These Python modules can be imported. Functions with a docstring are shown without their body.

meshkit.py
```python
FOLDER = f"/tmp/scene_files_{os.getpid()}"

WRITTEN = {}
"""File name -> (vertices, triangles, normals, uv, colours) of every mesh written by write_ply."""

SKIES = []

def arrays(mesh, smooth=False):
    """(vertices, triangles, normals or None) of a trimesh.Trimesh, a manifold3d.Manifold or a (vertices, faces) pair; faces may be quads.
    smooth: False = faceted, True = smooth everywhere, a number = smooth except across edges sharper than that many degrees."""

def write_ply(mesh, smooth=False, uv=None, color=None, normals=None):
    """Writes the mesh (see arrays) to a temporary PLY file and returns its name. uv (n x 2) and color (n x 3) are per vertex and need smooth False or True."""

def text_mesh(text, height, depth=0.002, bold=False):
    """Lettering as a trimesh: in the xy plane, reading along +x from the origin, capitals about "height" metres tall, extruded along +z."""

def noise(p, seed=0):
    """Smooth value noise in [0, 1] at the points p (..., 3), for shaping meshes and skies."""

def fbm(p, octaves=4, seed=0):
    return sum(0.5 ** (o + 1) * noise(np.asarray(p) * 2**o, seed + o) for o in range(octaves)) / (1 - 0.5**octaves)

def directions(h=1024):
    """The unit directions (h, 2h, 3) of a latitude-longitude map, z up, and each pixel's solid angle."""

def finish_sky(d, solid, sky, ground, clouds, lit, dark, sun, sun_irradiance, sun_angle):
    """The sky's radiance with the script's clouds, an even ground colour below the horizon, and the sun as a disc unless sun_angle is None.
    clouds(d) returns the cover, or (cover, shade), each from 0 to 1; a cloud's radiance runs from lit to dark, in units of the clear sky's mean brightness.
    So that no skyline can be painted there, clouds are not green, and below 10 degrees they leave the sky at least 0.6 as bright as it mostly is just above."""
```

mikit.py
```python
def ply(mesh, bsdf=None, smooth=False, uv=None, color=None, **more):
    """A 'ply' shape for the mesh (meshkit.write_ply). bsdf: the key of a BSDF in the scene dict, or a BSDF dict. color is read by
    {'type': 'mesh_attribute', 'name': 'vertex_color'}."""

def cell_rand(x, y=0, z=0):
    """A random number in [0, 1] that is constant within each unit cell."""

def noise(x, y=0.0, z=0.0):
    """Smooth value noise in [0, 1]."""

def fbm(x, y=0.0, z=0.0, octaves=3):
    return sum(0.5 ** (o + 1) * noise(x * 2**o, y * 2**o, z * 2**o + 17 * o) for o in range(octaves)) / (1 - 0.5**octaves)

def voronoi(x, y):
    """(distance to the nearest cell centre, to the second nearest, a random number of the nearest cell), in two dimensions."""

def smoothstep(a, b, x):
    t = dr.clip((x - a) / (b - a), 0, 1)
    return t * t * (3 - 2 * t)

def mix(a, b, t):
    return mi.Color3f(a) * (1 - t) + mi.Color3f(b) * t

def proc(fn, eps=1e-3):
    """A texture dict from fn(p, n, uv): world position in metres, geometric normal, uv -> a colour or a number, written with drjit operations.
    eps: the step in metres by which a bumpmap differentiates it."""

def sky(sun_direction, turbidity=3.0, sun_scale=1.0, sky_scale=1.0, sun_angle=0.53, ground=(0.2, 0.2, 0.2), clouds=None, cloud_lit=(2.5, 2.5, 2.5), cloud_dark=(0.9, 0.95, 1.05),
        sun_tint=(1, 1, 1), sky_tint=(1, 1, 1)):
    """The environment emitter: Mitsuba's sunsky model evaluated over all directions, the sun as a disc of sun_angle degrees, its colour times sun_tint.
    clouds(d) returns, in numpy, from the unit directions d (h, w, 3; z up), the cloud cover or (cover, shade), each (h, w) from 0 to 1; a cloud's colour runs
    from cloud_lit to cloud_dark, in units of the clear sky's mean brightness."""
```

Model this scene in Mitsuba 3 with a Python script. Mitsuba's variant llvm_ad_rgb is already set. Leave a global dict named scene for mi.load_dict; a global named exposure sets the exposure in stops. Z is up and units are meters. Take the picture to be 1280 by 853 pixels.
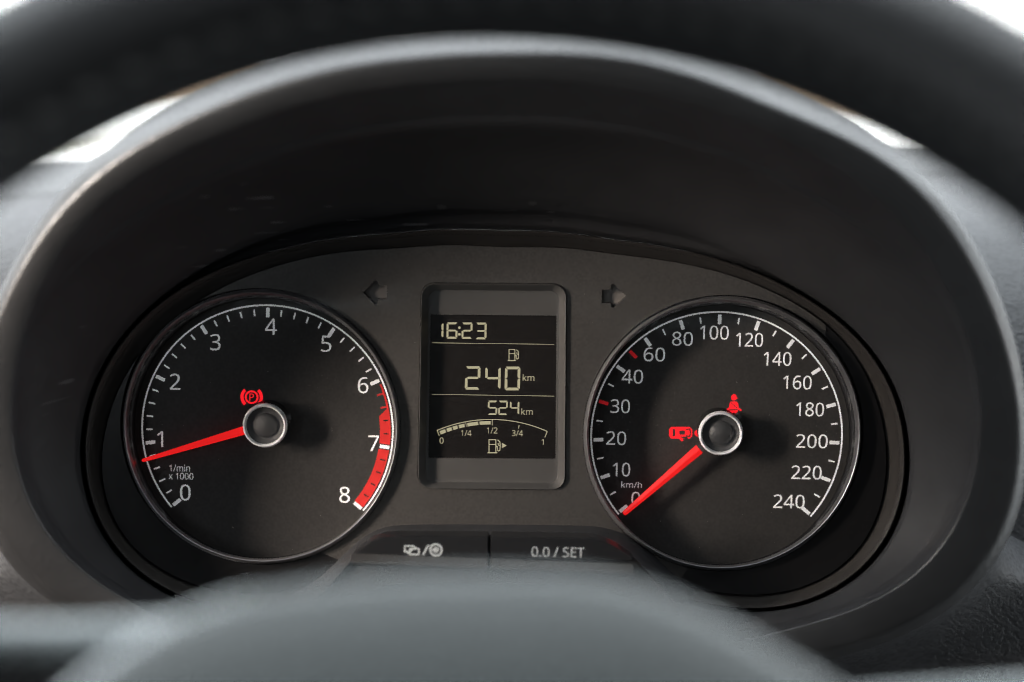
import glob, math
import numpy as np, trimesh, shapely, drjit as dr, mitsuba as mi
import mikit, meshkit
from scipy.interpolate import CubicSpline, PchipInterpolator
from shapely.geometry import Polygon, Point, LineString, box
from shapely.ops import unary_union
from shapely import affinity
from mikit import noise, fbm, voronoi, smoothstep, mix

# ------------------------------------------------------------------ camera, light, exposure
# Everything is measured in the frame of the instrument cluster: x right, y away from the driver, z up along the dial
# faces; the dial faces lie in y = 0 and "d" is a distance in front of them (towards the driver).
D, S = 0.65, 0.000284                      # camera to dials, metres of dial per picture pixel (1280 wide)
TILT, ROLL, LEAN, HEIGHT = math.radians(7), math.radians(1.1), math.radians(5), 1.05
CAM = D * np.array([0, -math.cos(TILT), math.sin(TILT)])
FWD = -CAM / D
_r, _u = np.array([1.0, 0, 0]), np.cross([1.0, 0, 0], FWD)
RIGHT, UP = _r * math.cos(ROLL) + _u * math.sin(ROLL), _u * math.cos(ROLL) - _r * math.sin(ROLL)
LEANM = np.array([[1, 0, 0], [0, math.cos(LEAN), math.sin(LEAN)], [0, -math.sin(LEAN), math.cos(LEAN)]])
LEANM = np.array([[1, 0, 0], [0, math.cos(LEAN), -math.sin(LEAN)], [0, math.sin(LEAN), math.cos(LEAN)]]).T


def W(p):
    """cluster frame -> world (metres, z up, ground at z = 0)"""
    return np.asarray(p, float) @ LEANM.T + np.array([0, 0, HEIGHT])


exposure = 5.05
EX = 2.0 ** exposure
T = mi.ScalarTransform4f
scene, labels = {}, {}
scene["camera"] = {"type": "thinlens", "to_world": T().look_at(origin=W(CAM).tolist(), target=W([0, 0, 0]).tolist(), up=(LEANM @ UP).tolist()),
                   "fov": 2 * math.degrees(math.atan(640 * S / D)), "fov_axis": "x", "aperture_radius": 0.0080, "focus_distance": D - 0.004,
                   "near_clip": 0.02, "far_clip": 2000.0}
SUN = W([-0.78, -0.60, 0.20]) - W([0, 0, 0])
scene["sky"] = mikit.sky(SUN, turbidity=3, sun_scale=0.42, sky_scale=1.0, sun_angle=21, clouds=lambda d: (1.0, np.clip(0.55 - 0.75 * meshkit.fbm(d * 3.0, 3, 4), 0, 1)),
                         cloud_lit=(2.0, 2.14, 2.22), cloud_dark=(1.3, 1.42, 1.5), sun_tint=(0.76, 0.95, 1.70))

# ------------------------------------------------------------------ helpers


def P(u, v, d=0.0):
    """the point of the plane d in front of the dials that the photograph shows at (u, v)"""
    u, v = np.asarray(u, float), np.asarray(v, float)
    ray = FWD + (((u - 640) * S / D)[..., None] * RIGHT) + (((426.5 - v) * S / D)[..., None] * UP)
    k = (-np.asarray(d, float) - CAM[1]) / ray[..., 1]
    return CAM + ray * k[..., None]


def P2(pts, d):
    """picture points -> (x, z) on the plane d"""
    pts = np.asarray(pts, float)
    return P(pts[:, 0], pts[:, 1], d)[:, [0, 2]]


def px(d=0.0):
    """metres per picture pixel at depth d"""
    return S * (D - d) / D


def numbered(key):
    if key not in scene and key not in labels:
        return key
    n = 1
    while f"{key}_{n:03d}" in scene:
        n += 1
    return f"{key}_{n:03d}"


def put(key, mesh, bsdf, smooth=False, label=None, world=False, **more):
    if isinstance(mesh, list):
        mesh = trimesh.util.concatenate(mesh)
    m = mesh.copy()
    if key.endswith("__needle") and m.volume < 0:
        m.invert()
    if not world:
        m.vertices = W(m.vertices)
    key = numbered(key)
    scene[key] = mikit.ply(m, bsdf, smooth=smooth, **more)
    if label:
        labels.setdefault(key, {})["label"] = label
    return key


def thing(key, label, category, kind=None, group=None):
    labels[key] = {"label": label, "category": category}
    if kind:
        labels[key]["kind"] = kind
    if group:
        labels[key]["group"] = group


def ext(poly, d0, d1, bevel=0.0):
    """extrude an (x, z) polygon from depth d0 to d1; bevel chamfers the front edge"""
    out = []
    for g in getattr(poly, "geoms", [poly]):
        if g.is_empty or g.geom_type != "Polygon":
            continue
        m = trimesh.creation.extrude_polygon(g, d1 - d0, engine="earcut")
        v = m.vertices
        m.vertices = np.stack([v[:, 0], -(d0 + v[:, 2]), v[:, 1]], 1)
        out.append(m)
    return trimesh.util.concatenate(out)


def loft(loops, close=True, cap0=False, cap1=False):
    """a surface through equally long point rows"""
    L = np.array(loops)
    n, m = L.shape[:2]
    q = []
    for i in range(n - 1):
        for j in range(m if close else m - 1):
            k = (j + 1) % m
            q.append((i * m + j, i * m + k, (i + 1) * m + k, (i + 1) * m + j))
    q = np.array(q)
    f = np.vstack([q[:, [0, 1, 2]], q[:, [0, 2, 3]]])
    v = L.reshape(-1, 3)
    for flag, row in ((cap0, 0), (cap1, n - 1)):
        if flag:
            c = len(v)
            v = np.vstack([v, L[row].mean(0)])
            cap = np.array([[row * m + j, row * m + (j + 1) % m, c] for j in range(m)])
            f = np.vstack([f, cap if row else cap[:, ::-1]])
    return trimesh.Trimesh(v, f, process=False)


def lathe(prof, c, sides=96, c2=None):
    """profile of (radius, depth) round the dial normal through c = (x, z); c2 moves the axis with depth"""
    a = np.arange(sides) * 2 * np.pi / sides
    rows = []
    for r, d in prof:
        cx, cz = c if c2 is None else c2(d)
        rows.append(np.stack([cx + r * np.cos(a), np.full(sides, -d), cz + r * np.sin(a)], 1))
    return loft(rows)


def disc(c, r, d, sides=96):
    return lathe([(r, d), (r * 0.5, d), (1e-6, d)], c, sides)


N = 360
CEN = np.array([640.0, 500.0])


def curve(pts):
    """closed star-shaped picture curve, resampled at N angles round CEN"""
    q = np.array(pts, float) - CEN
    a = np.arctan2(q[:, 1], q[:, 0])
    o = np.argsort(a)
    a, r = a[o], np.hypot(*q[o].T)
    a3, r3 = np.concatenate([a[-6:] - 2 * np.pi, a, a[:6] + 2 * np.pi]), np.concatenate([r[-6:], r, r[:6]])
    t = -np.pi + np.arange(N) * 2 * np.pi / N
    rr = PchipInterpolator(a3, r3)(t)
    k = np.exp(-0.5 * (np.arange(-14, 15) / 5.5) ** 2)
    rr = np.convolve(np.concatenate([rr[-14:], rr, rr[:14]]), k / k.sum(), "valid")
    return CEN + np.stack([np.cos(t), np.sin(t)], 1) * rr[:, None]


def grow(c, e):
    q = c - CEN
    return CEN + q * (1 + np.asarray(e) / np.hypot(*q.T))[:, None]


def sstep(a, b, x):
    t = np.clip((np.asarray(x, float) - a) / (b - a), 0, 1)
    return t * t * (3 - 2 * t)


# ------------------------------------------------------------------ lettering
_FONT = {}


def font_path():
    for pat in ("*Hebrew*", "*Khmer*", "Inter*"):
        g = sorted(glob.glob("/opt/blender-*/*/datafiles/fonts/" + pat))
        if g:
            return g[0]


def lettering(text, weight=480, width=100, size=150):
    """outline of a text, capitals 1 high, origin at the baseline's left end"""
    from PIL import Image, ImageDraw, ImageFont
    key = (weight, width)
    if key not in _FONT:
        f = ImageFont.truetype(font_path(), size)
        try:
            ax = [str(a.get("name")) for a in f.get_variation_axes()]
            f.set_variation_by_axes([weight if "eight" in n else width for n in ax])
        except Exception:
            pass
        h = f.getbbox("H", anchor="ls")
        _FONT[key] = (f, -h[1])
    f, cap = _FONT[key]
    x0, y0, x1, y1 = f.getbbox(text, anchor="ls")
    im = Image.new("L", (x1 - x0 + 8, y1 - y0 + 8))
    ImageDraw.Draw(im).text((4 - x0, 4 - y0), text, 255, font=f, anchor="ls")
    on = np.pad(np.asarray(im) > 127, ((0, 0), (1, 1))).astype(np.int8)
    rows, starts = np.nonzero(np.diff(on, axis=1) == 1)
    ends = np.nonzero(np.diff(on, axis=1) == -1)[1]
    g = unary_union(shapely.box(starts, -rows - 1, ends, -rows)).buffer(0.8).buffer(-0.8).simplify(0.5)
    return affinity.affine_transform(g, [1 / cap, 0, 0, 1 / cap, (x0 - 4) / cap, (4 - y0) / cap])


def text_at(text, u, v, cap, d, depth=0.00012, weight=480, width=100, sx=1.0, anchor="c", wpx=None):
    """lettering whose capitals are cap pixels high, centred on the picture point (u, v)"""
    g = lettering(text, weight, width)
    k = cap * px(d)
    b = g.bounds
    kx = k * sx if wpx is None else wpx * px(d) / (b[2] - b[0])
    c = P(u, v, d)
    g = affinity.translate(g, -(b[0] + b[2]) / 2, -0.5)
    g = affinity.scale(g, kx, k, origin=(0, 0))
    return ext(affinity.translate(g, c[0], c[2]), d, d + depth)


# ------------------------------------------------------------------ materials


def plastic(key, color, rough, spec=0.5, grain=None, height=0.0, extra=None, eps=1e-4):
    b = {"type": "principled", "base_color": color if isinstance(color, dict) else {"type": "rgb", "value": list(color)}, "roughness": rough, "specular": spec, **(extra or {})}
    if grain is not None:
        b = {"type": "bumpmap", "tex": mikit.proc(grain, eps), "scale": height, "bsdf": b}
    scene[key] = {"type": "twosided", "bsdf": b}


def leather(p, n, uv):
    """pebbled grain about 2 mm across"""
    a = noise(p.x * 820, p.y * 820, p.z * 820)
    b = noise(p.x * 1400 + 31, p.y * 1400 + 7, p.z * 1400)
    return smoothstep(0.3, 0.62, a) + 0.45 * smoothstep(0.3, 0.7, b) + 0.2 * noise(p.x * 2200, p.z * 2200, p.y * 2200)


def fine_grain(p, n, uv):
    return noise(p.x * 2600, p.y * 2600, p.z * 2600) + 0.6 * noise(p.x * 1200 + 5, p.y * 1200, p.z * 1200)


def hood_grain(p, n, uv):
    return noise(p.x * 1500, p.y * 1500, p.z * 1500) + 0.8 * noise(p.x * 700, p.y * 700, p.z * 700)


def face_color(p, n, uv):
    speck = smoothstep(0.90, 0.96, noise(p.x * 1100, p.z * 1100, 3)) * smoothstep(0.62, 0.8, noise(p.x * 60, p.z * 60, 8))
    m = noise(p.x * 1700, p.z * 1700) * 0.25 + 0.88
    return mi.Color3f(0.034, 0.0322, 0.0312) * m + mi.Color3f(0.02, 0.02, 0.02) * speck


def plate_color(p, n, uv):
    m = noise(p.x * 1500, p.z * 1500, p.y * 1500) * 0.3 + 0.85
    return mi.Color3f(0.041, 0.0385, 0.0365) * m


def hood_color(p, n, uv):
    scuff = smoothstep(0.80, 0.95, noise(p.x * 160, p.y * 60, p.z * 500)) * smoothstep(0.66, 0.82, noise(p.x * 22 + 3, p.y * 22, p.z * 22))
    m = 0.8 + 0.4 * fbm(p.x * 60, p.y * 60, p.z * 60)
    return mi.Color3f(0.0285, 0.0290, 0.0312) * m + mi.Color3f(0.07, 0.07, 0.072) * scuff


def lip_color(p, n, uv):
    return mi.Color3f(0.026, 0.0262, 0.0275) * (0.8 + 0.4 * fbm(p.x * 60, p.y * 60, p.z * 60))


plastic("m_face", mikit.proc(face_color), 0.55, 0.25, fine_grain, 0.00002)
plastic("m_plate", mikit.proc(plate_color), 0.5, 0.4, fine_grain, 0.00006)
plastic("m_satin", (0.056, 0.0545, 0.053), 0.42, 0.5, fine_grain, 0.00004)
plastic("m_hood", mikit.proc(hood_color), 0.48, 0.45, hood_grain, 0.00014)
plastic("m_lip", mikit.proc(lip_color), 0.39, 0.95, hood_grain, 0.00009)
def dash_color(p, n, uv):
    return mi.Color3f(0.041, 0.0425, 0.046) * (0.72 + 0.36 * leather(p, n, uv) / 1.65)  # grain pits darkened in the colour to imitate their shade


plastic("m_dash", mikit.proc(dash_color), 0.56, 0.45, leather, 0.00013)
plastic("m_frame", (0.036, 0.033, 0.031), 0.42, 0.4)
plastic("m_shaded_surround", (0.0095, 0.0092, 0.0098), 0.25, 0.35)  # black plastic, darkened further to carry the shade beside the dials
plastic("m_gloss", (0.012, 0.012, 0.013), 0.34, 0.45)
plastic("m_well", (0.008, 0.008, 0.009), 0.35, 0.4)
plastic("m_ring", (0.26, 0.26, 0.27), 0.38, 0.5, extra={"metallic": 0.8})
plastic("m_white", (0.83, 0.83, 0.84), 0.5, 0.3)
plastic("m_greyprint", (0.42, 0.44, 0.44), 0.5, 0.3)
plastic("m_redprint", (0.62, 0.028, 0.026), 0.5, 0.3)
plastic("m_darkred", (0.50, 0.018, 0.022), 0.5, 0.3)
plastic("m_black", (0.012, 0.012, 0.012), 0.5, 0.3)
plastic("m_capring", (0.85, 0.86, 0.88), 0.35, 0.5, extra={"metallic": 0.2})
plastic("m_cap", (0.045, 0.046, 0.048), 0.5, 0.5, fine_grain, 0.00016)
plastic("m_lcd", (0.0085, 0.0072, 0.0068), 0.35, 0.3)
plastic("m_wheel", (0.0085, 0.0092, 0.0105), 0.5, 0.6, hood_grain, 0.00012)
plastic("m_pad", (0.056, 0.0655, 0.0655), 0.42, 0.55, hood_grain, 0.00008)
plastic("m_spoke", (0.30, 0.33, 0.335), 0.35, 0.6)
plastic("m_highlight", (0.78, 0.81, 0.82), 0.35, 0.5)  # pale colour stands in for a highlight
plastic("m_stitch", (0.08, 0.08, 0.08), 0.7, 0.2)
plastic("m_liner", (0.22, 0.225, 0.235), 0.9, 0.1)
plastic("m_trim", (0.03, 0.03, 0.03), 0.7, 0.2)
plastic("m_cowl", (0.035, 0.037, 0.039), 0.55, 0.45)


def emit(rgb, k=1.0):
    return {"type": "area", "radiance": {"type": "rgb", "value": [c / EX for c in rgb]}, "sampling_weight": 0.0}


LCDON, LAMP, NEEDLE = emit((0.40, 0.36, 0.225)), emit((0.95, 0.012, 0.022)), emit((0.66, 0.010, 0.010))
RED_GLOW = emit((0.16, 0.004, 0.006))  # faint glow added to lift the red ticks in shade
PRINT_GLOW = emit((0.15, 0.15, 0.15))  # faint glow added so the white print stays readable in shade
plastic("m_segment", (0.03, 0.03, 0.025), 0.5, 0.2)
plastic("m_lamp", (0.3, 0.01, 0.01), 0.5, 0.2)
plastic("m_needle", (0.40, 0.012, 0.012), 0.25, 0.5)

# ------------------------------------------------------------------ the dashboard: binnacle hood, pad, cowl
FO = curve([(640, 291), (509, 293.5), (406, 303), (337, 318), (269, 341), (227, 359), (190, 388), (150, 430), (121, 479), (106, 541), (106, 597), (121, 650), (146, 692), (180, 723), (225, 747),
            (280, 762), (340, 764), (400, 748), (445, 727), (520, 719), (640, 719), (740, 719), (800, 725), (833, 737), (882, 755), (931, 763), (970, 761), (1026, 747), (1075, 714), (1093, 700), (1116, 664), (1127, 627),
            (1130, 549), (1124, 507), (1099, 456), (1066, 417), (1035, 391), (984, 362), (932, 337.5), (880, 322), (812, 308), (743, 299)])
FI = curve([(640, 310.5), (509, 311.7), (406, 320), (350, 333), (290, 355), (230, 388), (180, 432), (145, 490), (128, 545), (125, 613), (141, 664), (175, 697), (205, 719), (240, 733), (280, 743), (340, 746),
            (400, 730), (450, 709), (520, 703), (640, 703), (760, 705), (833, 722), (882, 738), (931, 747), (965, 746), (1026, 729), (1058, 709), (1091, 668), (1103, 635), (1110, 569), (1107, 535), (1093, 493),
            (1066, 436), (1030, 402), (984, 376), (932, 352), (880, 337), (812, 325), (743, 316)])
LI = curve([(640, 102), (520, 108), (400, 127), (300, 160), (240, 186), (197, 208), (158, 231), (113, 267), (76, 315), (56, 349), (39, 388), (22, 440), (13, 500), (12, 535), (16, 565), (25, 603), (42, 647), (62, 675),
            (90, 706), (121, 728), (169, 754), (240, 785), (340, 810), (480, 825), (640, 830), (800, 820), (920, 800), (1000, 778), (1084, 756), (1127, 734), (1169, 697), (1197, 658), (1212, 620), (1220, 583), (1227, 527),
            (1222, 473), (1207, 420), (1183, 363), (1157, 315), (1121, 273), (1090, 245), (1040, 209), (950, 163), (850, 129), (740, 108)])
LF = curve([(640, 70), (520, 75), (400, 93), (300, 124), (240, 150), (190, 174), (141, 204), (98, 238), (70, 268), (42, 310), (14, 360), (0, 392), (-20, 440), (-33, 520), (-33, 580), (-20, 640), (5, 690), (50, 737),
            (110, 768), (200, 800), (340, 840), (480, 858), (640, 865), (780, 860), (900, 845), (1000, 820), (1056, 807), (1112, 793), (1169, 765), (1219, 725), (1250, 683), (1267, 641), (1275, 600), (1277, 558),
            (1276, 507), (1266, 456), (1253, 420), (1239, 374), (1219, 332), (1180, 273), (1135, 221), (1079, 184), (990, 148), (890, 106), (790, 79)])
LO = curve([(640, 43), (520, 48), (400, 64), (300, 94), (240, 119), (190, 147), (141, 182), (98, 217), (66, 252), (38, 294), (9, 346), (-7, 380), (-29, 440), (-42, 520), (-42, 580), (-29, 642), (-4, 694), (42, 745),
            (104, 777), (195, 810), (335, 850), (480, 868), (640, 875), (780, 870), (905, 855), (1004, 829), (1060, 816), (1118, 801), (1177, 772), (1228, 731), (1260, 687), (1278, 643), (1286, 600), (1288, 558),
            (1287, 507), (1277, 455), (1265, 417), (1251, 371), (1231, 327), (1194, 267), (1150, 214), (1090, 171), (990, 116), (890, 77), (790, 54)])


def lipd(v):
    return np.interp(v, [40, 500, 800], [0.097, 0.062, 0.038])


def row(c, d):
    return P(c[:, 0], c[:, 1], d)


thing("dashboard", "black soft plastic dashboard with an arched hood round the instruments", "dashboard")
top = sstep(470, 300, FO[:, 1]) * sstep(150, 420, FO[:, 0]) * sstep(1010, 830, FO[:, 0])
h0, h1 = grow(FO, 1), grow(FO, 6 + 18 * top)
dl = lipd(LI[:, 1])
tt = sstep(430, 200, LI[:, 1])                                  # 1 at the top of the hood
crease = grow(LI, -6 - 36 * tt)
cd = dl - 0.008 - 0.009 * tt
rows = [row(h0, -0.008), row(grow(FO, 2.2), 0.0085), row(grow(FO, 4 + 7 * top), 0.0098), row(grow(FO, 5 + 14 * top), 0.0108), row(h1, 0.0128), row(grow(FO, 8 + 21 * top), 0.020)]
a = grow(FO, 8 + 21 * top)
for k in (0.12, 0.28, 0.45, 0.62, 0.8, 0.93):
    c = a * (1 - k) + grow(crease, -3 - 15 * tt) * k
    rows.append(row(grow(c, 16 * tt * math.sin(math.pi * k)), 0.020 * (1 - k) + (cd - 0.003 - 0.003 * tt) * k))
rows += [row(grow(crease, -2 - 13 * tt), cd - 0.0024 * tt - 0.001), row(grow(crease, -1 - 9 * tt), cd - 0.0010 * tt - 0.0005), row(grow(crease, -0.5 - 3.5 * tt), cd + 0.0001 * tt - 0.0002), row(crease, cd + 0.0003), row(crease * 0.55 + LI * 0.45, cd * 0.55 + dl * 0.45 + 0.0015), row(LI, dl)]
put("dashboard__hood", loft(rows), "m_hood", smooth=35, label="deep black inside of the instrument hood")
lf, lo = lipd(LF[:, 1]) + 0.003, lipd(LO[:, 1]) - (0.0025 + 0.0315 * np.exp(-((LO[:, 1] - 40) / 110.0) ** 2))
flare = sstep(560, 720, LO[:, 1])
k1, k2 = LI * 0.93 + LF * 0.07, LI * 0.12 + LF * 0.88
rows = [row(LI, dl), row(k1, dl + 0.0022)]
rows += [row(k2, lf + 0.0005), row(LF * 0.8 + LO * 0.2, lf - 0.0022 + 0 * lo), row(LF * 0.45 + LO * 0.55, lf * 0.55 + lo * 0.45), row(LO, lo)]
for e, b in ((4, 0.010), (18, 0.018), (45, 0.024), (90, 0.028), (170, 0.032), (300, 0.034)):
    q = row(grow(LO, e * flare), lo - b * flare)
    q[:, 1] += (1 - flare) * b * 6.0
    q[:, 2] -= (1 - flare) * b * 1.1
    rows.append(q)
put("dashboard__hood__lip", loft(rows[:6]), "m_lip", smooth=50, label="rounded front edge of the hood")
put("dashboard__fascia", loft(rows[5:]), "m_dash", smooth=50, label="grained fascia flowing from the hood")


def lin(v0, v1, u):
    return v0 + (v1 - v0) * (u + 0.0) / 1280.0


uu = np.linspace(-700, 1980, 160)
prof = [(lin(247, 213, uu), -0.200), (lin(249, 216, uu), -0.197), (lin(262, 235, uu), -0.15), (lin(280, 262, uu), -0.10), (lin(310, 300, uu), -0.06), (lin(360, 380, uu), -0.025), (lin(440, 480, uu), -0.014),
        (lin(560, 600, uu), -0.012), (lin(1050, 1050, uu), -0.012)]
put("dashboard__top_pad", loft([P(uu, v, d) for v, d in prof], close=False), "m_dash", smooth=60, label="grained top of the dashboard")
cowl = [(lin(197, 174, uu), -0.42), (lin(199, 177, uu), -0.41), (lin(243, 209, uu), -0.215), (lin(247, 213, uu), -0.212), (lin(252, 220, uu), -0.212)]
put("dashboard__cowl_panel", loft([P(uu, v, d) for v, d in cowl], close=False), "m_cowl", smooth=40, label="smooth grey panel below the windscreen")

# ------------------------------------------------------------------ instrument cluster
CL = "instrument_cluster"
thing(CL, "black instrument cluster with two round dials, white numerals and a display between them", "instrument cluster")
rows = [row(FI, 0.0075), row(FI, 0.0092), row(FI * 0.85 + FO * 0.15, 0.0100), row(FI * 0.6 + FO * 0.4, 0.0122), row(FI * 0.3 + FO * 0.7, 0.0160), row(FI * 0.1 + FO * 0.9, 0.0186), row(FO, 0.0192), row(grow(FO, 1.5), 0.0186), row(grow(FO, 2), 0.004)]
put(CL + "__housing", ext(Polygon(P2(grow(FO, 6), -0.004)), -0.011, -0.004), "m_well")
put(CL + "__frame", loft(rows), "m_frame", smooth=60, label="glossy black rim round the cluster")

DIALS = {"tachometer": ((334.5, 537.5), (325.5, 535.0), (330.7, 532.8)), "speedometer": ((895.6, 545.9), (904.0, 543.5), (901.5, 542.6))}
RD = 0.015                                                       # ring height above the dial face
fd = 0.0115                                                       # faceplate height


def rrect(pts, r):
    """rounded quadrilateral"""
    g = Polygon(pts)
    return g.buffer(-r, join_style="mitre").buffer(r, quad_segs=10)


def centre(uv, d):
    p = P(*uv, d)
    return p[0], p[2]


def shelf_line(pts, n=140):
    p = np.array(pts, float)
    s = np.concatenate([[0], np.cumsum(np.hypot(*np.diff(p, axis=0).T))])
    t = np.linspace(0, s[-1], n)
    q = np.stack([PchipInterpolator(s, p[:, 0])(t), PchipInterpolator(s, p[:, 1])(t)], 1)
    k = np.exp(-0.5 * (np.arange(-6, 7) / 2.5) ** 2)
    k /= k.sum()
    for j in (0, 1):
        z = np.concatenate([2 * q[0, j] - q[6:0:-1, j], q[:, j], 2 * q[-1, j] - q[-2:-8:-1, j]])
        q[:, j] = np.convolve(z, k, "valid")
    return q


SA = shelf_line([(360, 745), (400, 722), (430, 693), (458, 669), (490, 657), (560, 655.5), (640, 656), (740, 657.5), (778, 666), (806, 684), (835, 712), (870, 740)])
SB = shelf_line([(385, 760), (415, 728), (440, 700), (465, 679), (492, 669.5), (560, 668.5), (640, 669), (738, 671.5), (768, 680), (795, 699), (820, 728), (850, 758)])
plate = Polygon(P2(FI, fd)).difference(Polygon(P2(np.vstack([SA, [(870, 900), (360, 900)]]), fd)))
for name, (c0, c1, ch) in DIALS.items():
    plate = plate.difference(Point(centre(c1, fd)).buffer(176.5 * px(fd), quad_segs=48))
OUT = [(526, 353), (709, 354.5), (707, 612.5), (521.5, 611)]
FLOOR = [(536, 362.5), (699, 364), (697, 604), (532, 602.5)]
recess_out, recess_in = rrect(P2(OUT, fd), 17 * px()), rrect(P2(FLOOR, fd - 0.0030), 12 * px())
plate = plate.difference(recess_out)
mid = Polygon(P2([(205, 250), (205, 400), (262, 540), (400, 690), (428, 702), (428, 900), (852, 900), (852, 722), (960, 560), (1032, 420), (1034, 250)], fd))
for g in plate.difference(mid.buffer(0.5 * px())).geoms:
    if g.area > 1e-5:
        put(CL + "__surround", ext(g, 0.003, fd - 0.0006), "m_shaded_surround", label="black surround outside the dials with shade put into its colour")
plate = plate.intersection(mid)
ARROWS = {"turn_arrow_left": [(454.4, 365.6), (470, 350.5), (472.3, 352.2), (472.3, 357.6), (483.4, 357.6), (483, 373.8), (472, 373.6), (471.6, 379), (468.9, 380.6)],
          "turn_arrow_right": [(782.4, 370.4), (766.7, 355.2), (764, 357), (763.9, 362.7), (752.6, 362.7), (752.8, 378.5), (763.9, 378.7), (764.2, 383), (766.7, 384.6)]}
for pts in ARROWS.values():
    plate = plate.difference(Polygon(P2(pts, fd)).buffer(0.9 * px()).buffer(-0.4 * px()))
put(CL + "__faceplate", ext(plate, 0.005, fd), "m_plate", label="dark grey grained faceplate")
plastic("m_arrow", (0.13, 0.12, 0.113), 0.5, 0.3, fine_grain, 0.0001)
for k, pts in ARROWS.items():
    put(CL + "__turn_arrow", ext(Polygon(P2(pts, fd)).buffer(4 * px()), 0.004, fd - 0.0030), "m_arrow", label=("left" if "left" in k else "right") + "-pointing turn signal arrow")


def ring_of(poly, n=240):
    """n points round a polygon, counted from its easternmost point"""
    e = poly.exterior
    c = np.array(poly.centroid.coords[0])
    q = np.array([e.interpolate(t, normalized=True).coords[0] for t in np.linspace(0, 1, n, endpoint=False)])
    a = np.arctan2(*(q - c).T[::-1])
    if np.sum(np.diff(np.unwrap(a))) < 0:
        q, a = q[::-1], a[::-1]
    return np.roll(q, -int(np.argmin(np.abs(a))), 0)


def at(q, d):
    return np.stack([q[:, 0], np.full(len(q), -d), q[:, 1]], 1)


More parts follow.
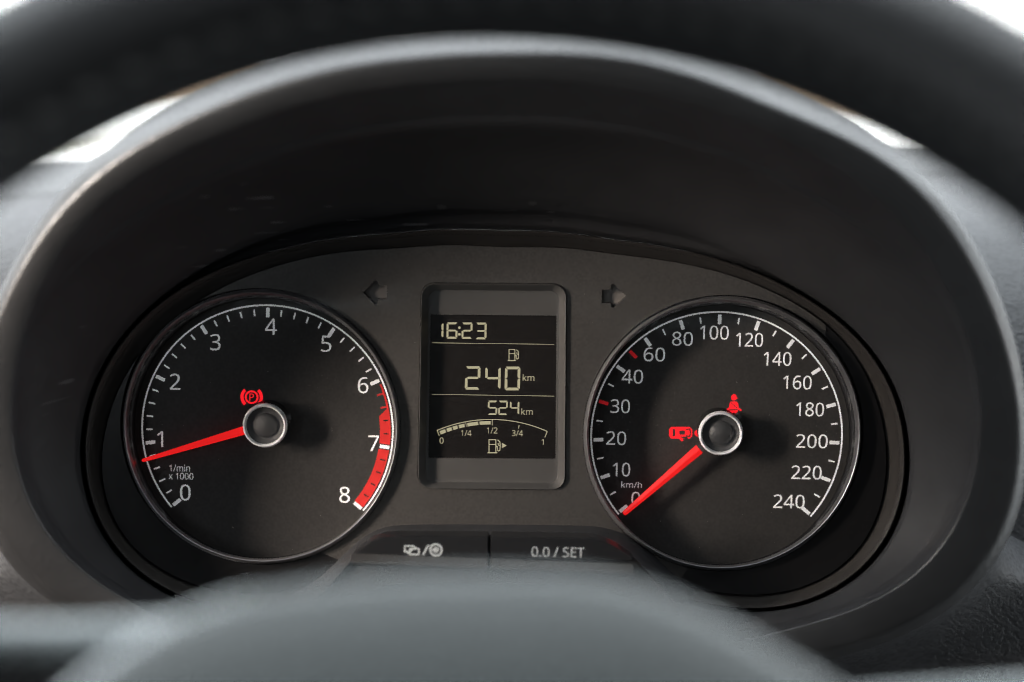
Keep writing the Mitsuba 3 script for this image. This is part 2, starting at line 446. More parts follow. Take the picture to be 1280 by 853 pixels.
# the display: bevelled recess, plate above and below, dark liquid crystal pane
DP = CL + "__display"
q0, q1 = ring_of(recess_out), ring_of(recess_in)
qo = ring_of(recess_out.buffer(-1.6 * px()))
rows = [at(q0, fd - 0.003), at(ring_of(recess_out.buffer(-0.5 * px())), fd - 0.0012), at(ring_of(recess_out.buffer(-1.0 * px())), fd + 0.0010), at(qo, fd + 0.0014), at(ring_of(recess_out.buffer(-2.6 * px())), fd + 0.0012),
        at(q1 * 0.55 + qo * 0.45, fd - 0.0009), at(q1 * 0.92 + qo * 0.08, fd - 0.0027), at(q1, fd - 0.0030), at(ring_of(recess_in.buffer(-3 * px())), fd - 0.0031)]
put(DP + "__bezel", loft(rows), "m_satin", smooth=24, label="raised rounded edge of the display")
ld = fd - 0.0043
LCD = [(535.3, 393.3), (698.6, 394.8), (696.8, 574), (532.8, 572.8)]
lcd = Polygon(P2(LCD, fd - 0.0031)).buffer(-1.5 * px()).buffer(1.5 * px())
put(DP + "__surround", ext(recess_in.difference(lcd), ld - 0.001, fd - 0.0031), "m_satin", label="grey surround above and below the screen")
put(DP, ext(lcd.buffer(3 * px()), ld - 0.002, ld), "m_lcd", label="dark trip display reading 16:23, 240 km and 524 km with a fuel gauge")


def quad(pts, d, th=0.0001):
    return ext(Polygon(P2(pts, d)), d, d + th)


def line(pts, w, d, th=0.0001, cap="flat"):
    return ext(LineString(P2(pts, d)).buffer(w * px(d) / 2, cap_style=cap, join_style="mitre"), d, d + th)


SEG = {"0": "abcdef", "1": "bc", "2": "abged", "3": "abgcd", "4": "fgbc", "5": "afgcd", "6": "afgedc"}


def seven(ch, u0, u1, v0, v1, w, d):
    """seven-segment digit between the outer edges given, corners cut like a liquid crystal's"""
    g, m = 0.55, (v0 + v1) / 2
    h, c = w, w * 0.62
    sh = {"a": [(u0 + c * .5, v0), (u1 - c, v0), (u1 - c * .3, v0 + c * .4), (u1 - h - .1, v0 + h), (u0 + h + .1, v0 + h)], "d": [(u0 + c, v1), (u1 - c * .5, v1), (u1 - h - .1, v1 - h), (u0 + h + .1, v1 - h), (u0 + c * .3, v1 - c * .4)],
          "b": [(u1, v0 + c + g), (u1, m - g * .8), (u1 - h * .5, m - g * .3), (u1 - h, m - h * .5), (u1 - h, v0 + h + g), (u1 - c * .5, v0 + c * .5 + g)],
          "c": [(u1 - h * .5, m + g * .3), (u1, m + g * .8), (u1, v1 - c - g), (u1 - c * .5, v1 - c * .5 - g), (u1 - h, v1 - h - g), (u1 - h, m + h * .5)],
          "f": [(u0 + c * .5, v0 + c * .5 + g), (u0 + h, v0 + h + g), (u0 + h, m - h * .5), (u0 + h * .5, m - g * .3), (u0, m - g * .8), (u0, v0 + c + g)],
          "e": [(u0 + h * .5, m + g * .3), (u0 + h, m + h * .5), (u0 + h, v1 - h - g), (u0 + c * .5, v1 - c * .5 - g), (u0, v1 - c - g), (u0, m + g * .8)],
          "g": [(u0 + h * .6, m), (u0 + h * 1.1, m - h * .42), (u1 - h * 1.1, m - h * .42), (u1 - h * .6, m), (u1 - h * 1.1, m + h * .42), (u0 + h * 1.1, m + h * .42)]}
    slant = lambda p: (p[0] - (p[1] - m) * 0.02, p[1])
    return trimesh.util.concatenate([quad([slant(p) for p in sh[s]], d) for s in SEG[ch]])


def lcd_put(name, mesh):
    put(DP + "__" + name, mesh, "m_segment", emitter=LCDON)


for ch, u0, u1, v0, v1, w in (("1", 542.5, 554.3, 403, 423, 2.5), ("6", 558.2, 571.9, 403, 423.6, 2.5), ("2", 577, 590.6, 403.2, 423.8, 2.5), ("3", 594.6, 608.2, 403.4, 424.2, 2.5),
                              ("2", 581.3, 600.4, 457.8, 487.2, 3.3), ("4", 606.4, 625.9, 458, 487.5, 3.3), ("0", 631, 650.2, 458.4, 488, 3.3),
                              ("5", 609.8, 621.6, 500.8, 518.8, 2.2), ("2", 622.9, 634.7, 500.9, 518.9, 2.2), ("4", 637.3, 649.1, 501, 519, 2.2)):
    lcd_put("digit", seven(ch, u0, u1, v0, v1, w, ld))
lcd_put("colon", [lathe([(1.7 * px(), ld), (1.7 * px(), ld + 1e-4), (1e-6, ld + 1e-4)], centre((574.2, v), ld), 16) for v in (409.8, 418)])
lcd_put("unit_text", text_at("km", 660.7, 472.3, 8.0, ld, weight=430, wpx=14.6))
lcd_put("unit_text", text_at("km", 658.8, 514.8, 7.8, ld, weight=430, wpx=14.4))
lcd_put("rule_line", line([(540, 428.6), (692.7, 430.6)], 0.55, ld))
lcd_put("rule_line", line([(540, 493), (692.7, 495.3)], 0.55, ld))


def pump(u, v, k):
    """fuel pump symbol, k pixels wide, top left corner (u, v)"""
    f = lambda pts: [(u + x * k, v + y * k) for x, y in pts]
    w = max(0.9, 0.075 * k)
    return [line(f([(0.08, 1.0), (0.08, 0.03), (0.60, 0.03), (0.60, 1.0)]), w, ld), line(f([(-0.03, 1.03), (0.71, 1.03)]), w * 1.2, ld), line(f([(0.10, 0.40), (0.58, 0.40)]), w, ld),
            line(f([(0.62, 0.52), (0.72, 0.56), (0.74, 0.84), (0.82, 0.90), (0.92, 0.84), (0.95, 0.40), (0.90, 0.18), (0.74, 0.05)]), w, ld), line(f([(0.78, 0.28), (0.80, 0.44), (0.92, 0.48)]), w * .8, ld)]


lcd_put("fuel_pump_symbol", pump(635.2, 436.6, 13.8))
lcd_put("fuel_pump_symbol", pump(610, 549.2, 16.2))
lcd_put("filler_side_arrow", quad([(627.4, 553.6), (633.4, 557), (627.4, 560.4)], ld))
# fuel gauge: circle through its two ends and its apex
gx, gy = 615.2, 524.4
half, sag = 69.0, 14.4
gr = (half ** 2 + sag ** 2) / (2 * sag)


def gauge(u, off=0.0):
    x = u - gx
    yy = gy + gr - math.sqrt(gr ** 2 - x ** 2) + x * 0.009
    return (u - off * x / gr, yy + off)


lcd_put("gauge_line", line([gauge(u) for u in np.linspace(546.2, 684.2, 40)], 1.0, ld))
for a0, a1 in ((548.6, 555.6), (557.2, 563.6), (565.0, 571.0), (572.6, 580.0), (583.6, 597.4), (599.2, 613.4)):
    us = np.linspace(a0, a1, 6)
    lcd_put("fuel_bar", quad([gauge(u, 2.0) for u in us] + [gauge(u, 6.2) for u in us[::-1]], ld))
lcd_put("gauge_tick", line([gauge(546.4), gauge(546.4, 6.8)], 1.0, ld))
lcd_put("gauge_tick", line([gauge(615.4), gauge(615.4, 7.4)], 1.0, ld))
lcd_put("gauge_tick", line([gauge(582.0, 1), gauge(582.0, 6)], 0.8, ld))
lcd_put("gauge_tick", line([gauge(649.6, 3.2), gauge(649.6, 8)], 1.0, ld))
lcd_put("gauge_tick", line([gauge(684.0), gauge(684.0, 7.4)], 1.0, ld))
for tx, u, v, cp, wp in (("0", 552, 550.8, 7.6, None), ("1/4", 582.8, 541.4, 7.4, 13), ("1/2", 615.2, 538.2, 7.4, 13.4), ("3/4", 646.8, 541.6, 7.4, 13.8), ("1", 678.2, 552.6, 7.4, None)):
    lcd_put("gauge_label", text_at(tx, u, v, cp, ld, weight=430, wpx=wp))

# button strip below the faceplate
bd = 0.044
put(CL + "__button_shelf", loft([P(SA[:, 0], SA[:, 1], fd - 0.001), P(SA[:, 0], SA[:, 1], fd), P(SA[:, 0] * .3 + SB[:, 0] * .7, SA[:, 1] * .3 + SB[:, 1] * .7, fd + 0.010), P(SB[:, 0], SB[:, 1], bd - 0.0035), P(SB[:, 0], SB[:, 1] + 3, bd - 0.006),
                                P(SB[:, 0], SB[:, 1] + 60, bd - 0.006)], close=False), "m_hood", smooth=40)
for name, pts, lab in (("left", [(436, 703), (444, 692), (462, 677.5), (478, 671.8), (496, 670.2), (610.3, 670.8), (610.3, 698.5), (437, 700.5)], "left push button with two symbols"),
                       ("right", [(613, 670.9), (738, 673), (756, 677), (774, 686), (792, 698.8), (791, 701.5), (613, 698.6)], "right push button lettered 0.0 / SET")):
    g = Polygon(P2(pts, bd)).buffer(-1.2 * px()).buffer(1.2 * px())
    qa = ring_of(g, 200)
    qb = ring_of(g.buffer(-1.2 * px()), 200)
    low = sstep(-0.0003, -0.0035, qa[:, 1] - P(0, 692, bd)[2] + 0 * qa[:, 0])
    back = at(qa, bd - 0.008)
    side = at(qa, bd - 0.0009)
    front = at(qb, bd)
    put(CL + "__button", loft([back, side, at(qa * .4 + qb * .6, bd - 0.0003), front], cap1=True), "m_gloss", smooth=40, label=lab)
    bx = box(g.bounds[0] + 0.6 * px(), P(640, 711, bd)[2], g.bounds[2] - 0.6 * px(), g.bounds[1] + 1.0 * px())
    e = P(640, 700, bd)[2]
    lowrow = np.linspace(bx.bounds[0], bx.bounds[2], 40)
    dz = lambda x: -0.019 * x
    f = lambda v, d: np.stack([lowrow, np.full(40, -d), P(640, v, d)[2] + dz(lowrow)], 1)
    put(CL + "__button__lower_edge" if name == "left" else CL + "__button_001__lower_edge",
        loft([f(699.0, bd - 0.0002), f(700.4, bd + 0.0004), f(708, bd + 0.0030), f(711, bd + 0.0030), f(713, bd + 0.001), f(714, bd - 0.008)], close=False), "m_frame", smooth=60)
B0, B1 = CL + "__button", CL + "__button_001"
put(B1 + "__lettering", text_at("0.0 / SET", 697.5, 690.4, 12.4, bd + 0.00005, weight=780, wpx=67), "m_greyprint")


def sheet_icon(u, v, w, h):
    r = Polygon(P2([(u, v), (u + w, v), (u + w, v + h), (u, v + h)], bd)).buffer(1.0 * px())
    return r


s1, s2 = sheet_icon(506, 682.6, 11.2, 7), sheet_icon(512.4, 686.2, 11.2, 7)
ic = unary_union([s1.difference(s1.buffer(-1.9 * px())).difference(s2.buffer(0.7 * px())), s2.difference(s2.buffer(-1.9 * px()))])
ic = ic.union(LineString(P2([(509.5, 691.6), (520, 684.2)], bd)).buffer(0.8 * px()))
put(B0 + "__sheets_symbol", ext(ic, bd + 0.00005, bd + 0.00017), "m_greyprint")
put(B0 + "__slash", line([(528.4, 694.2), (535.6, 681.2)], 2.4, bd + 0.00005, 0.00012), "m_greyprint")
c = Point(centre((544.9, 687.6), bd))
ck = c.buffer(8.0 * px()).difference(c.buffer(5.6 * px())).union(c.buffer(3.4 * px()).difference(c.buffer(1.6 * px()))).union(LineString([(c.x, c.y), (c.x - 4.5 * px(), c.y)]).buffer(0.9 * px()))
put(B0 + "__clock_symbol", ext(ck, bd + 0.00005, bd + 0.00017), "m_greyprint")

# ------------------------------------------------------------------ the two dials
PH = 0.00012


def pol(c, r, deg):
    a = math.radians(deg)
    return c[0] + r * math.cos(a), c[1] + r * math.sin(a)


def tick(c, r0, r1, deg, w):
    return LineString([pol(c, r0 * S, deg), pol(c, r1 * S, deg)]).buffer(w * S / 2, cap_style="flat")


def arc(c, r0, r1, a0, a1, n=160):
    a = np.linspace(a0, a1, n)
    return Polygon([pol(c, r1 * S, x) for x in a] + [pol(c, r0 * S, x) for x in a[::-1]])


def needle(key, hub, tipuv, d0, wid0, wid1, r_in):
    """tapered pointer with a ridge, from r_in pixels off the hub to its tip"""
    tip = P(*tipuv, d0)
    h = np.array([hub[0], -d0, hub[1]])
    ax = (tip - h) / np.linalg.norm(tip - h)
    si = np.array([-ax[2], 0, ax[0]])
    up = np.array([0, -1.0, 0])
    b = h + ax * r_in * S
    rows = []
    for k in (0.0, 0.02, 0.25, 0.5, 0.75, 0.94, 0.985, 1.0):
        c = b * (1 - k) + tip * k
        w = (wid0 * (1 - k) + wid1 * k) * S / 2 * (1 if k < 0.99 else 0.6)
        hh = 0.0016 * (1 - 0.55 * k) * (1 if k < 0.99 else 0.6)
        rows.append([c - si * w, c - si * w * 0.96 + up * hh * 0.55, c - si * w * 0.12 + up * hh, c + si * w * 0.12 + up * hh, c + si * w * 0.96 + up * hh * 0.55, c + si * w, c + si * w * .5 - up * hh * .3, c - si * w * .5 - up * hh * .3])
    put(key + "__needle", loft(rows, cap0=True, cap1=True), "m_needle", emitter=NEEDLE, label="red needle")
    t0, t1 = h - ax * 15 * S, h - ax * 32.5 * S
    rows = [[c - si * 4 * S, c - si * 3.4 * S + up * 0.002, c + si * 3.4 * S + up * 0.002, c + si * 4 * S] for c in (t0, t1)]
    n0, n1 = h + ax * 15 * S, h + ax * (r_in + 0.3) * S
    rows2 = [[c - si * 4.4 * S, c - si * 4.2 * S + up * 0.0012, c + si * 4.2 * S + up * 0.0012, c + si * 4.4 * S] for c in (n0, n1)]
    put(key + "__needle_shank", [loft(rows, cap0=True, cap1=True), loft(rows2, cap0=True, cap1=True)], "m_cap")


def build_dial(name, label, span, majors, minors, reds):
    key = CL + "__" + name
    c0u, c1u, chu = DIALS[name]
    c0, ct = centre(c0u, 0), centre(c1u, RD)
    put(key, disc(c0, 167.0 * S, 0.0), "m_face", label=label)
    f = lambda d: tuple(np.array(c0) + (np.array(ct) - np.array(c0)) * np.clip(d / RD, 0, 1))
    k = px(RD)
    put(key + "__well", lathe([(167.6 * S, -0.0008), (167.2 * S, 0.0006), (166.6 * S, 0.004), (167.2 * k, 0.0095), (168.2 * k, 0.0120)], c0, 144, f), "m_well", smooth=60, label="black conical wall round the dial")
    put(key + "__ring", lathe([(168.2 * k, 0.0115), (168.4 * k, 0.0135), (169.6 * k, 0.0147), (171.4 * k, 0.0150), (173.2 * k, 0.0145), (174.6 * k, 0.0128), (175.0 * k, 0.0105), (175.6 * k, 0.0098), (177.4 * k, 0.0100), (178.2 * k, 0.0092), (178.4 * k, 0.006)], c0, 180, f),
        "m_ring", smooth=40, label="rounded dark chrome ring round the dial")
    put(key + "__scale_line", ext(arc(c0, 156.6, 158.7, *span), 0, PH), "m_white", emitter=PRINT_GLOW)
    for a in majors:
        put(key + "__tick_mark", ext(tick(c0, 142.4, 154.6, a, 4.5), 0.00002, PH), "m_white", emitter=PRINT_GLOW)
    for a in minors:
        put(key + "__tick_mark", ext(tick(c0, 144.4, 152.6, a, 2.0), 0.00002, PH), "m_white", emitter=PRINT_GLOW)
    for a in reds:
        put(key + "__tick_mark", ext(tick(c0, 142.4, 154.6, a, 4.5), 0.00002, PH), "m_darkred", emitter=RED_GLOW, label="dark red tick mark")
    # hub
    hd = 0.0115
    hc = centre(chu, hd)
    g = lambda d: tuple(np.array(c0) + (np.array(hc) - np.array(c0)) * np.clip(d / hd, 0, 1)) if False else hc
    q = px(hd)
    put(key + "__hub", lathe([(27 * q, 0.0), (26.4 * q, 0.0085), (24 * q, 0.0088)], hc, 64), "m_black", smooth=40)
    put(key + "__hub__silver_rim", lathe([(26.6 * q, 0.0084), (28 * q, 0.0088), (28.2 * q, 0.0100), (27.4 * q, 0.0112), (25.8 * q, 0.0117), (24.2 * q, 0.0114), (23.6 * q, 0.0104), (23.4 * q, 0.0096)], hc, 96), "m_capring", smooth=60)
    put(key + "__hub__cap", lathe([(23.6 * q, 0.0100), (22.8 * q, 0.0101), (20 * q, 0.0095), (17 * q, 0.0091), (15.6 * q, 0.0092), (15.0 * q, 0.0098), (14.2 * q, 0.0104), (11 * q, 0.0111), (6 * q, 0.0115), (1e-6, 0.0116)], hc, 64), "m_cap", smooth=50, label="grained dark hub cap")
    return key, c0, hc


TA = lambda x: 219.7 - 32.42 * x
key, c0, hc = build_dial("tachometer", "left round dial, revolution counter marked 0 to 8 with a red zone", (219.9, -39.9), [TA(k) for k in range(9)], [TA(k + j / 5) for k in range(6) for j in (1, 2, 3, 4)], [])
for tx, u, v in (("0", 231.8, 615.8), ("1", 200.3, 549), ("2", 219, 477.5), ("3", 269.3, 428), ("4", 338.9, 408.4), ("5", 407.8, 429.9), ("6", 454, 481.6), ("7", 467, 554.2), ("8", 430.9, 618.7)):
    put(key + "__numeral", text_at(tx, u, v, 20.0, 0, weight=500, sx=1.0), "m_white", emitter=PRINT_GLOW)
put(key + "__unit_text", [text_at("1/min", 224.8, 585.2, 8.4, 0, weight=470, wpx=26), text_at("x 1000", 226.4, 595.3, 8.2, 0, weight=470, wpx=31)], "m_white", emitter=PRINT_GLOW)
band = arc(c0, 141.4, 155.0, TA(6.43), TA(8) + 0.95)
cut = Polygon([pol(c0, 140 * S, TA(6.3)), pol(c0, 156 * S, TA(6.3)), pol(c0, 156 * S, TA(6.40)), pol(c0, 141 * S, TA(6.53)), pol(c0, 140 * S, TA(6.53))])
band = band.difference(cut).difference(tick(c0, 130, 160, TA(7), 7.0))
put(key + "__red_zone", ext(unary_union([band, arc(c0, 152.6, 155.2, TA(6.06), TA(6.44)), tick(c0, 145, 153, TA(6.2), 2.2), tick(c0, 145, 153, TA(6.4), 2.2)]), 0.00001, 0.00006), "m_redprint", label="red warning zone from 6 to 8")
for x in (6.6, 6.8, 7.2, 7.4, 7.6, 7.8):
    put(key + "__tick_mark", ext(tick(c0, 146, 152.4, TA(x), 1.5), 0.00003, PH), "m_black", label="thin black tick on the red zone")
needle(key, hc, (177.6, 576.0), 0.0062, 11, 4.4, 27)


def icon(key, poly, label):
    put(key, ext(poly, 0.00001, 0.0001), "m_lamp", emitter=LAMP, label=label)


c = Point(centre((314.7, 496.6), 0))
circle = c.buffer(8.6 * S).difference(c.buffer(6.3 * S))
left = arc((c.x, c.y), 10.2, 14.2, 132, 228, 30)
rightp = arc((c.x, c.y), 10.2, 14.2, -48, 48, 30)
pl = lettering("P", 600)
b = pl.bounds
pl = affinity.translate(affinity.scale(affinity.translate(pl, -(b[0] + b[2]) / 2, -0.5), 9.0 * S, 9.0 * S, origin=(0, 0)), c.x, c.y)
icon(key + "__parking_brake_light", unary_union([circle, left, rightp, pl]), "lit red parking brake light, a P in a circle between brackets")

SA_ = lambda v: (219.5 - 1.845 * v) if v <= 40 else (145.7 - 0.922 * (v - 40))
key, c0, hc = build_dial("speedometer", "right round dial, speedometer marked 0 to 240 km/h", (220.3, -39.3), [SA_(v) for v in (0, 10, 20, 40, 60, 80, 100, 120, 140, 160, 180, 200, 220, 240)],
                         [SA_(v) for v in (5, 15, 25, 35, 70, 90, 110, 130, 150, 170, 190, 210, 230)], [SA_(30), SA_(50)])
for tx, u, v, w in (("0", 794.7, 623.4, None), ("10", 776.8, 587.1, 21.9), ("20", 770.2, 547.9, 25), ("30", 775.2, 508, 24.4), ("40", 790.5, 470.9, 26.7), ("60", 817.9, 443.3, 26.8), ("80", 853.1, 423.7, 26), ("100", 892.9, 415.9, 35.9),
                    ("120", 936.8, 424.9, 33.7), ("140", 971.8, 448.7, 34.7), ("160", 996.7, 478.3, 35.6), ("180", 1012.4, 511.9, 35.1), ("200", 1014.7, 551.7, 39.8), ("220", 1008, 590.8, 38), ("240", 986.1, 627, 39.7)):
    put(key + "__numeral", text_at(tx, u, v, 17.0, 0, weight=470, wpx=w), "m_white", emitter=PRINT_GLOW)
put(key + "__unit_text", text_at("km/h", 789.4, 606.2, 7.4, 0, weight=480, wpx=26), "m_white", emitter=PRINT_GLOW)
needle(key, hc, (779.3, 642.6), 0.0062, 13.0, 6.4, 33)


def rpx(pts):
    return Polygon(P2(pts, 0))


body = rpx([(839, 534), (862, 534), (865, 537), (865, 545), (862, 548), (839, 548), (836.5, 545), (836.5, 537)]).buffer(-0.6 * S).buffer(0.9 * S)
holes = unary_union([rpx([(841.2, 536.6), (843.6, 537.4), (843.6, 544.4), (841.2, 545.4)]).difference(rpx([(842.2, 537.8), (842.8, 538), (842.8, 544), (842.2, 544.2)])), rpx([(849.6, 539), (855.6, 538.6), (855.6, 543.2), (849.6, 542.8)]), rpx([(857.4, 537.8), (861.6, 536.4), (862.4, 541), (861.6, 545.4), (857.4, 544.4), (857.4, 545.2), (862.6, 546.4), (863.4, 541), (862.6, 535.6), (857.4, 537)]),
                     rpx([(851.2, 546.2), (858.6, 546.2), (859.4, 548.8), (852.6, 547.2)])])
door = LineString(P2([(848.4, 546.6), (852.6, 550.2)], 0)).buffer(1.5 * S)
icon(key + "__door_open_light", body.difference(holes.buffer(0.35 * S)).union(door), "lit red open door light, a car seen from above")
icon(key + "__hidden_light", Point(centre((872.6, 541.4), 0)).buffer(4.6 * S), "red light half hidden behind the hub")
man = unary_union([Point(centre((917.2, 497.2), 0)).buffer(3.6 * S), rpx([(919.6, 496.4), (922.8, 497.6), (919.6, 499.2)]), rpx([(914.2, 494.4), (917.6, 492.4), (920.6, 494.2)]),
                   rpx([(913.4, 502.0), (921.0, 502.0), (922.8, 505), (923.2, 509.4), (927.4, 512.6), (926.2, 514.2), (921.6, 511.6), (912.8, 511.6), (907.6, 514.2), (906.6, 512.4), (911.0, 509.4), (911.6, 505)]),
                   rpx([(912.0, 512.9), (922.4, 512.9), (921.4, 521.4), (918.6, 521.6), (918.4, 515.8), (916.0, 515.8), (915.6, 520.8), (912.6, 520.0)])])
man = man.difference(LineString(P2([(913.6, 503.4), (921.4, 510.4)], 0)).buffer(0.45 * S))
icon(key + "__seat_belt_light", man, "lit red seat belt light, a seated figure")

# ------------------------------------------------------------------ steering wheel
WC = np.array([-0.00462, -0.33628, -0.04659])
WT, WY, WR, Wr = math.radians(24.33), math.radians(-1.85), 0.172, 0.0164
wa = np.array([math.cos(WY), math.sin(WY), 0])
wb = np.array([0, math.sin(WT), math.cos(WT)])
wb = wb - wa * (wa @ wb)
wb /= np.linalg.norm(wb)
wn = np.cross(wa, wb)
wn *= -1 if wn[1] > 0 else 1                                      # towards the driver
thing("steering_wheel", "black leather steering wheel in the blurred foreground, rim above and hub below the instruments", "steering wheel")
n, m = 240, 28
th, ph = np.arange(n) * 2 * np.pi / n, np.arange(m) * 2 * np.pi / m
rows = []
for t in th:
    e = math.cos(t) * wa + math.sin(t) * wb
    rows.append(WC + e * WR + Wr * (np.cos(ph)[:, None] * e + 1.06 * np.sin(ph)[:, None] * wn))
put("steering_wheel__rim", loft(rows + [rows[0]]), "m_wheel", smooth=True, label="leather-covered rim arching across the top of the picture")
# stitched seam on the inner side of the rim
for k, t in enumerate(np.radians(np.arange(52, 131, 3.4))):
    e = math.cos(t) * wa + math.sin(t) * wb
    tg = -math.sin(t) * wa + math.cos(t) * wb
    s_ = trimesh.creation.capsule(height=0.0048, radius=0.0007, count=[6, 8])
    z = tg * 0.85 + wn * 0.5
    z /= np.linalg.norm(z)
    x = np.cross(z, e)
    x /= np.linalg.norm(x)
    R = np.stack([x, np.cross(z, x), z], 1)
    nrm = -0.80 * e + 0.60 * wn
    s_.vertices = s_.vertices @ R.T + WC + e * WR + (Wr + 0.0002) * nrm / np.linalg.norm(nrm) * 1.02
    put("steering_wheel__rim__stitch", s_, "m_stitch", smooth=True)


def wplane(u, v, off):
    """picture point -> wheel plane shifted off towards the driver"""
    u, v = np.asarray(u, float), np.asarray(v, float)
    ray = FWD + (((u - 640) * S / D)[..., None] * RIGHT) + (((426.5 - v) * S / D)[..., None] * UP)
    k = ((WC + wn * off - CAM) @ wn) / (ray @ wn)
    return CAM + ray * k[..., None]


PAD = shelf_line([(30, 905), (85, 853), (150, 804), (235, 758), (330, 730), (440, 714), (560, 706), (700, 705), (800, 722), (900, 763), (1000, 820), (1060, 858), (1120, 905)], 120)
po = 0.012
outline = wplane(PAD[:, 0], PAD[:, 1], po)
loc = np.stack([(outline - WC) @ wa, (outline - WC) @ wb], 1)
bot = shelf_line([(loc[-1, 0], loc[-1, 1]), (loc[-1, 0] * 0.98, loc[-1, 1] - 0.03), (0.05, loc[-1, 1] - 0.075), (-0.05, loc[-1, 1] - 0.075), (loc[0, 0] * 0.98, loc[0, 1] - 0.03), (loc[0, 0], loc[0, 1])], 90)[1:-1]
pad = Polygon(np.vstack([loc, bot])).buffer(0)
inset, rows = [(0.0, -0.034), (0.0, -0.008), (0.0004, -0.0050), (0.0016, -0.0018), (0.0036, 0.0010), (0.0064, 0.0032), (0.0105, 0.0052), (0.017, 0.0078), (0.027, 0.0112), (0.038, 0.0135)], []
for i, o in inset:
    q = ring_of(pad.buffer(-i), 300)
    rows.append(WC + q[:, :1] * wa + q[:, 1:] * wb + wn * (po + o))
edge = wplane(PAD[2:36, 0], PAD[2:36, 1], po - 0.003)  # bead added for the highlight on the left edge of the cover
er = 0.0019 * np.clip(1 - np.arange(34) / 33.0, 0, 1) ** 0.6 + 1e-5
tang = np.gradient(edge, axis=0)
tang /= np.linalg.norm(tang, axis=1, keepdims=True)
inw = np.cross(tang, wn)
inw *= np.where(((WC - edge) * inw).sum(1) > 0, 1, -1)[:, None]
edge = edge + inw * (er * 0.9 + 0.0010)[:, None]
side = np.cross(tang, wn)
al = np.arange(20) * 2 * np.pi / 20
put("steering_wheel__cover_highlight", loft([e + r * (np.cos(al)[:, None] * sd + np.sin(al)[:, None] * wn) for e, r, sd in zip(edge, er, side)]), "m_highlight", smooth=True, label="pale bead modelled as the highlight along the left of the hub cover")
put("steering_wheel__airbag_cover", loft(rows, cap1=True), "m_pad", smooth=60, label="domed satin cover of the hub")


def spoke(pts, off, thick):
    o = wplane(np.array(pts)[:, 0], np.array(pts)[:, 1], off)
    g = Polygon(np.stack([(o - WC) @ wa, (o - WC) @ wb], 1)).buffer(-0.0015).buffer(0.0015)
    rows = []
    for i, c in ((0, -thick), (0, -0.003), (0.0008, -0.0008), (0.0020, 0.0005), (0.0030, 0.0008)):
        q = ring_of(g.buffer(-i), 160)
        rows.append(WC + q[:, :1] * wa + q[:, 1:] * wb + wn * (off + c))
    return loft(rows, cap1=True)


put("steering_wheel__spoke", spoke([(-330, 776), (-60, 772), (60, 773), (250, 766), (330, 770), (330, 830), (150, 822), (-60, 815), (-330, 815)], -0.004, 0.010), "m_spoke", smooth=50, label="left spoke trim")
put("steering_wheel__spoke", spoke([(1000, 872), (1120, 860), (1280, 849), (1560, 846), (1560, 890), (1280, 894), (1000, 910)], -0.004, 0.010), "m_spoke", smooth=50, label="right spoke trim")
g = wplane(np.array([-330, 200, 200, -330]), np.array([812, 820, 1000, 1000]), -0.012)
put("steering_wheel__spoke__switch_panel", loft([g[[0, 1]], g[[3, 2]]], close=False), "m_black")

# ------------------------------------------------------------------ the car round the place and the world outside
CAB = "car_cabin"
thing(CAB, "dark car cabin with roof, pillars and doors around the dashboard", "car")


def bar(p, q, w, h):
    p, q = np.array(p, float), np.array(q, float)
    m_ = trimesh.creation.box((w, h, np.linalg.norm(q - p)))
    z = (q - p) / np.linalg.norm(q - p)
    x = np.cross(z, [0.3, 1, 0.1])
    x /= np.linalg.norm(x)
    m_.vertices = m_.vertices @ np.stack([x, np.cross(z, x), z], 1).T + (p + q) / 2
    return m_


def bx(x0, x1, y0, y1, z0, z1):
    m_ = trimesh.creation.box((x1 - x0, y1 - y0, z1 - z0))
    m_.apply_translation(((x0 + x1) / 2, (y0 + y1) / 2, (z0 + z1) / 2))
    return m_


XL, XR = -0.62, 1.02
put(CAB + "__roof", bx(XL + 0.05, XR - 0.05, -2.3, -0.42, 1.60, 1.64), "m_liner", world=True)
for x, sg in ((XL, 1), (XR, -1)):
    put(CAB + "__pillar", bar((x + sg * 0.05, -0.42, 1.62), (x, 0.50, 1.05), 0.07, 0.05), "m_liner", world=True)
    put(CAB + "__pillar", bx(min(x - sg * 0.02, x + sg * 0.04), max(x - sg * 0.02, x + sg * 0.04), -1.10, -0.47, 1.05, 1.62), "m_liner", world=True)  # unseen side pillar, widened and moved forward to block window light
put(CAB + "__door", bx(XL - 0.03, XL + 0.03, -2.3, 0.5, 0.35, 1.06), "m_trim", world=True)
put(CAB + "__door", bx(XR - 0.03, XR + 0.03, -2.3, -0.3, 0.35, 1.60), "m_trim", world=True)  # unseen right side, made solid up to the roof to block light
put(CAB + "__floor", bx(XL, XR, -2.3, 0.5, 0.30, 0.34), "m_trim", world=True)
put(CAB + "__rear_wall", bx(XL, XR, -2.34, -2.3, 0.35, 1.60), "m_trim", world=True)
put(CAB + "__seat", bx(-0.26, 0.26, -1.28, -1.12, 0.4, 1.30), "m_trim", world=True)

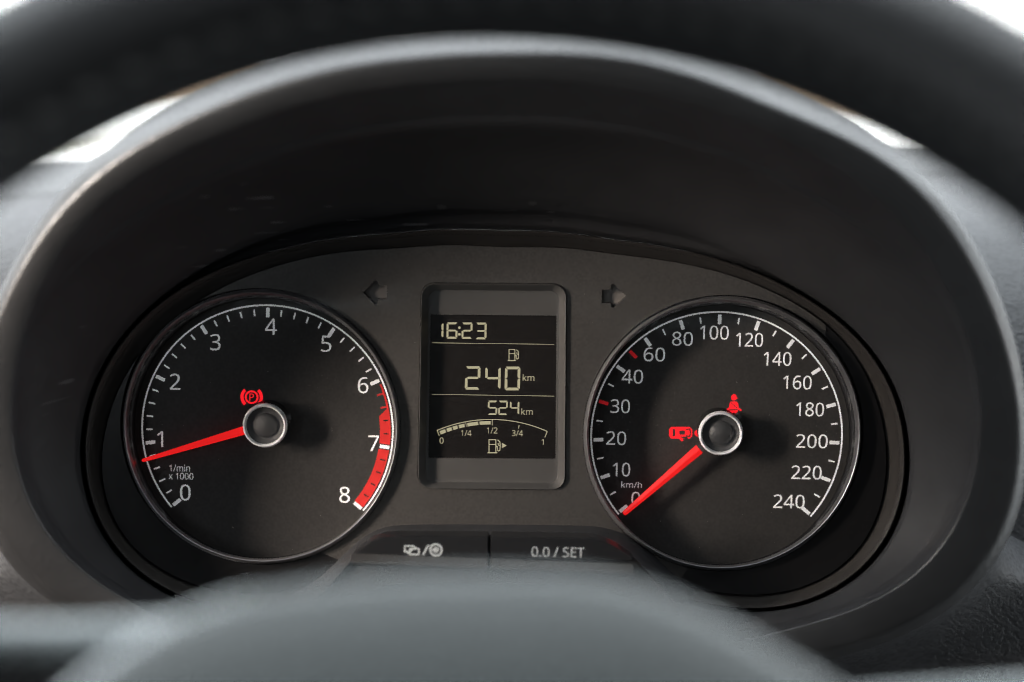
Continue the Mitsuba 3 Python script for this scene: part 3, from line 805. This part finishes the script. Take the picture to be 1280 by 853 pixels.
scene["m_glass"] = {"type": "thindielectric", "int_ior": 1.5}
v_ = np.array([[XL - 0.01, 0.52, 1.03], [XR + 0.01, 0.52, 1.03], [XR - 0.04, -0.43, 1.63], [XL + 0.04, -0.43, 1.63]])
put(CAB + "__windscreen", trimesh.Trimesh(v_, [[0, 1, 2], [0, 2, 3]], process=False), "m_glass", world=True, label="clear windscreen glass")
plastic("m_ground", (0.66, 0.66, 0.65), 0.8, 0.2)
plastic("m_brick", (0.25, 0.19, 0.135), 0.8, 0.2)
plastic("m_grass", (0.14, 0.135, 0.10), 0.9, 0.1)
g = trimesh.creation.box((800, 800, 0.02))
g.apply_translation((0, 300, -0.01))
put("ground", g, "m_ground", world=True)
labels["ground"] = {"label": "pale concrete ground outside the car", "kind": "structure"}

w_ = trimesh.creation.box((60, 0.3, 0.36))
w_.apply_translation((5, 15.5, 0.18))
put("brick_wall", w_, "m_brick", world=True)
thing("brick_wall", "low brown wall far beyond the windscreen", "wall")
v_ = np.array([[-14.0, 10.8, 0.004], [-0.4, 10.8, 0.004], [-0.4, 11.8, 0.004], [-14.0, 11.8, 0.004]])
put("grass_verge", trimesh.Trimesh(v_, [[0, 1, 2], [0, 2, 3]], process=False), "m_grass", world=True)
labels["grass_verge"] = {"label": "strip of dry grass beyond the windscreen", "kind": "structure"}

# the clear cover over the dials, cut out round the buttons
pane = Polygon(P2(FI * 0.2 + FO * 0.8, 0.0168)).difference(Polygon(P2(np.vstack([SA * 0.6 + SB * 0.4, [(870, 900), (360, 900)]]), 0.0168)))
scene["m_cover"] = {"type": "thindielectric", "int_ior": 1.2}
v2, f2 = trimesh.creation.triangulate_polygon(pane.simplify(0.00005), engine="earcut")
put(CL + "__cover_lens", trimesh.Trimesh(np.stack([v2[:, 0], np.full(len(v2), -0.0168), v2[:, 1]], 1), f2, process=False), "m_cover", label="clear cover over the dials")
# dust that has settled on the cluster
rng = np.random.default_rng(7)
specks = []
for _ in range(130):
    u, v = rng.uniform(170, 1090), rng.uniform(330, 720)
    on = any((u - c[0][0]) ** 2 + (v - c[0][1]) ** 2 < 160 ** 2 for c in DIALS.values())
    if not on and any((u - c[0][0]) ** 2 + (v - c[0][1]) ** 2 < 190 ** 2 for c in DIALS.values()) or 520 < u < 712 or v > 645 or u < 340 or u > 930:
        if not on:
            continue
    m_ = trimesh.creation.icosphere(subdivisions=1, radius=rng.choice([0.00010, 0.00013, 0.0002], p=[.6, .3, .1]))
    m_.vertices = m_.vertices * [1, 0.4, rng.uniform(0.6, 1.2)] + P(u, v, 0.0169)
    specks.append(m_)
plastic("m_dust", (0.13, 0.125, 0.12), 0.9, 0.1)
labels[put(CL + "__dust", specks, "m_dust")] = {"label": "pale dust specks on the dials", "kind": "stuff"}
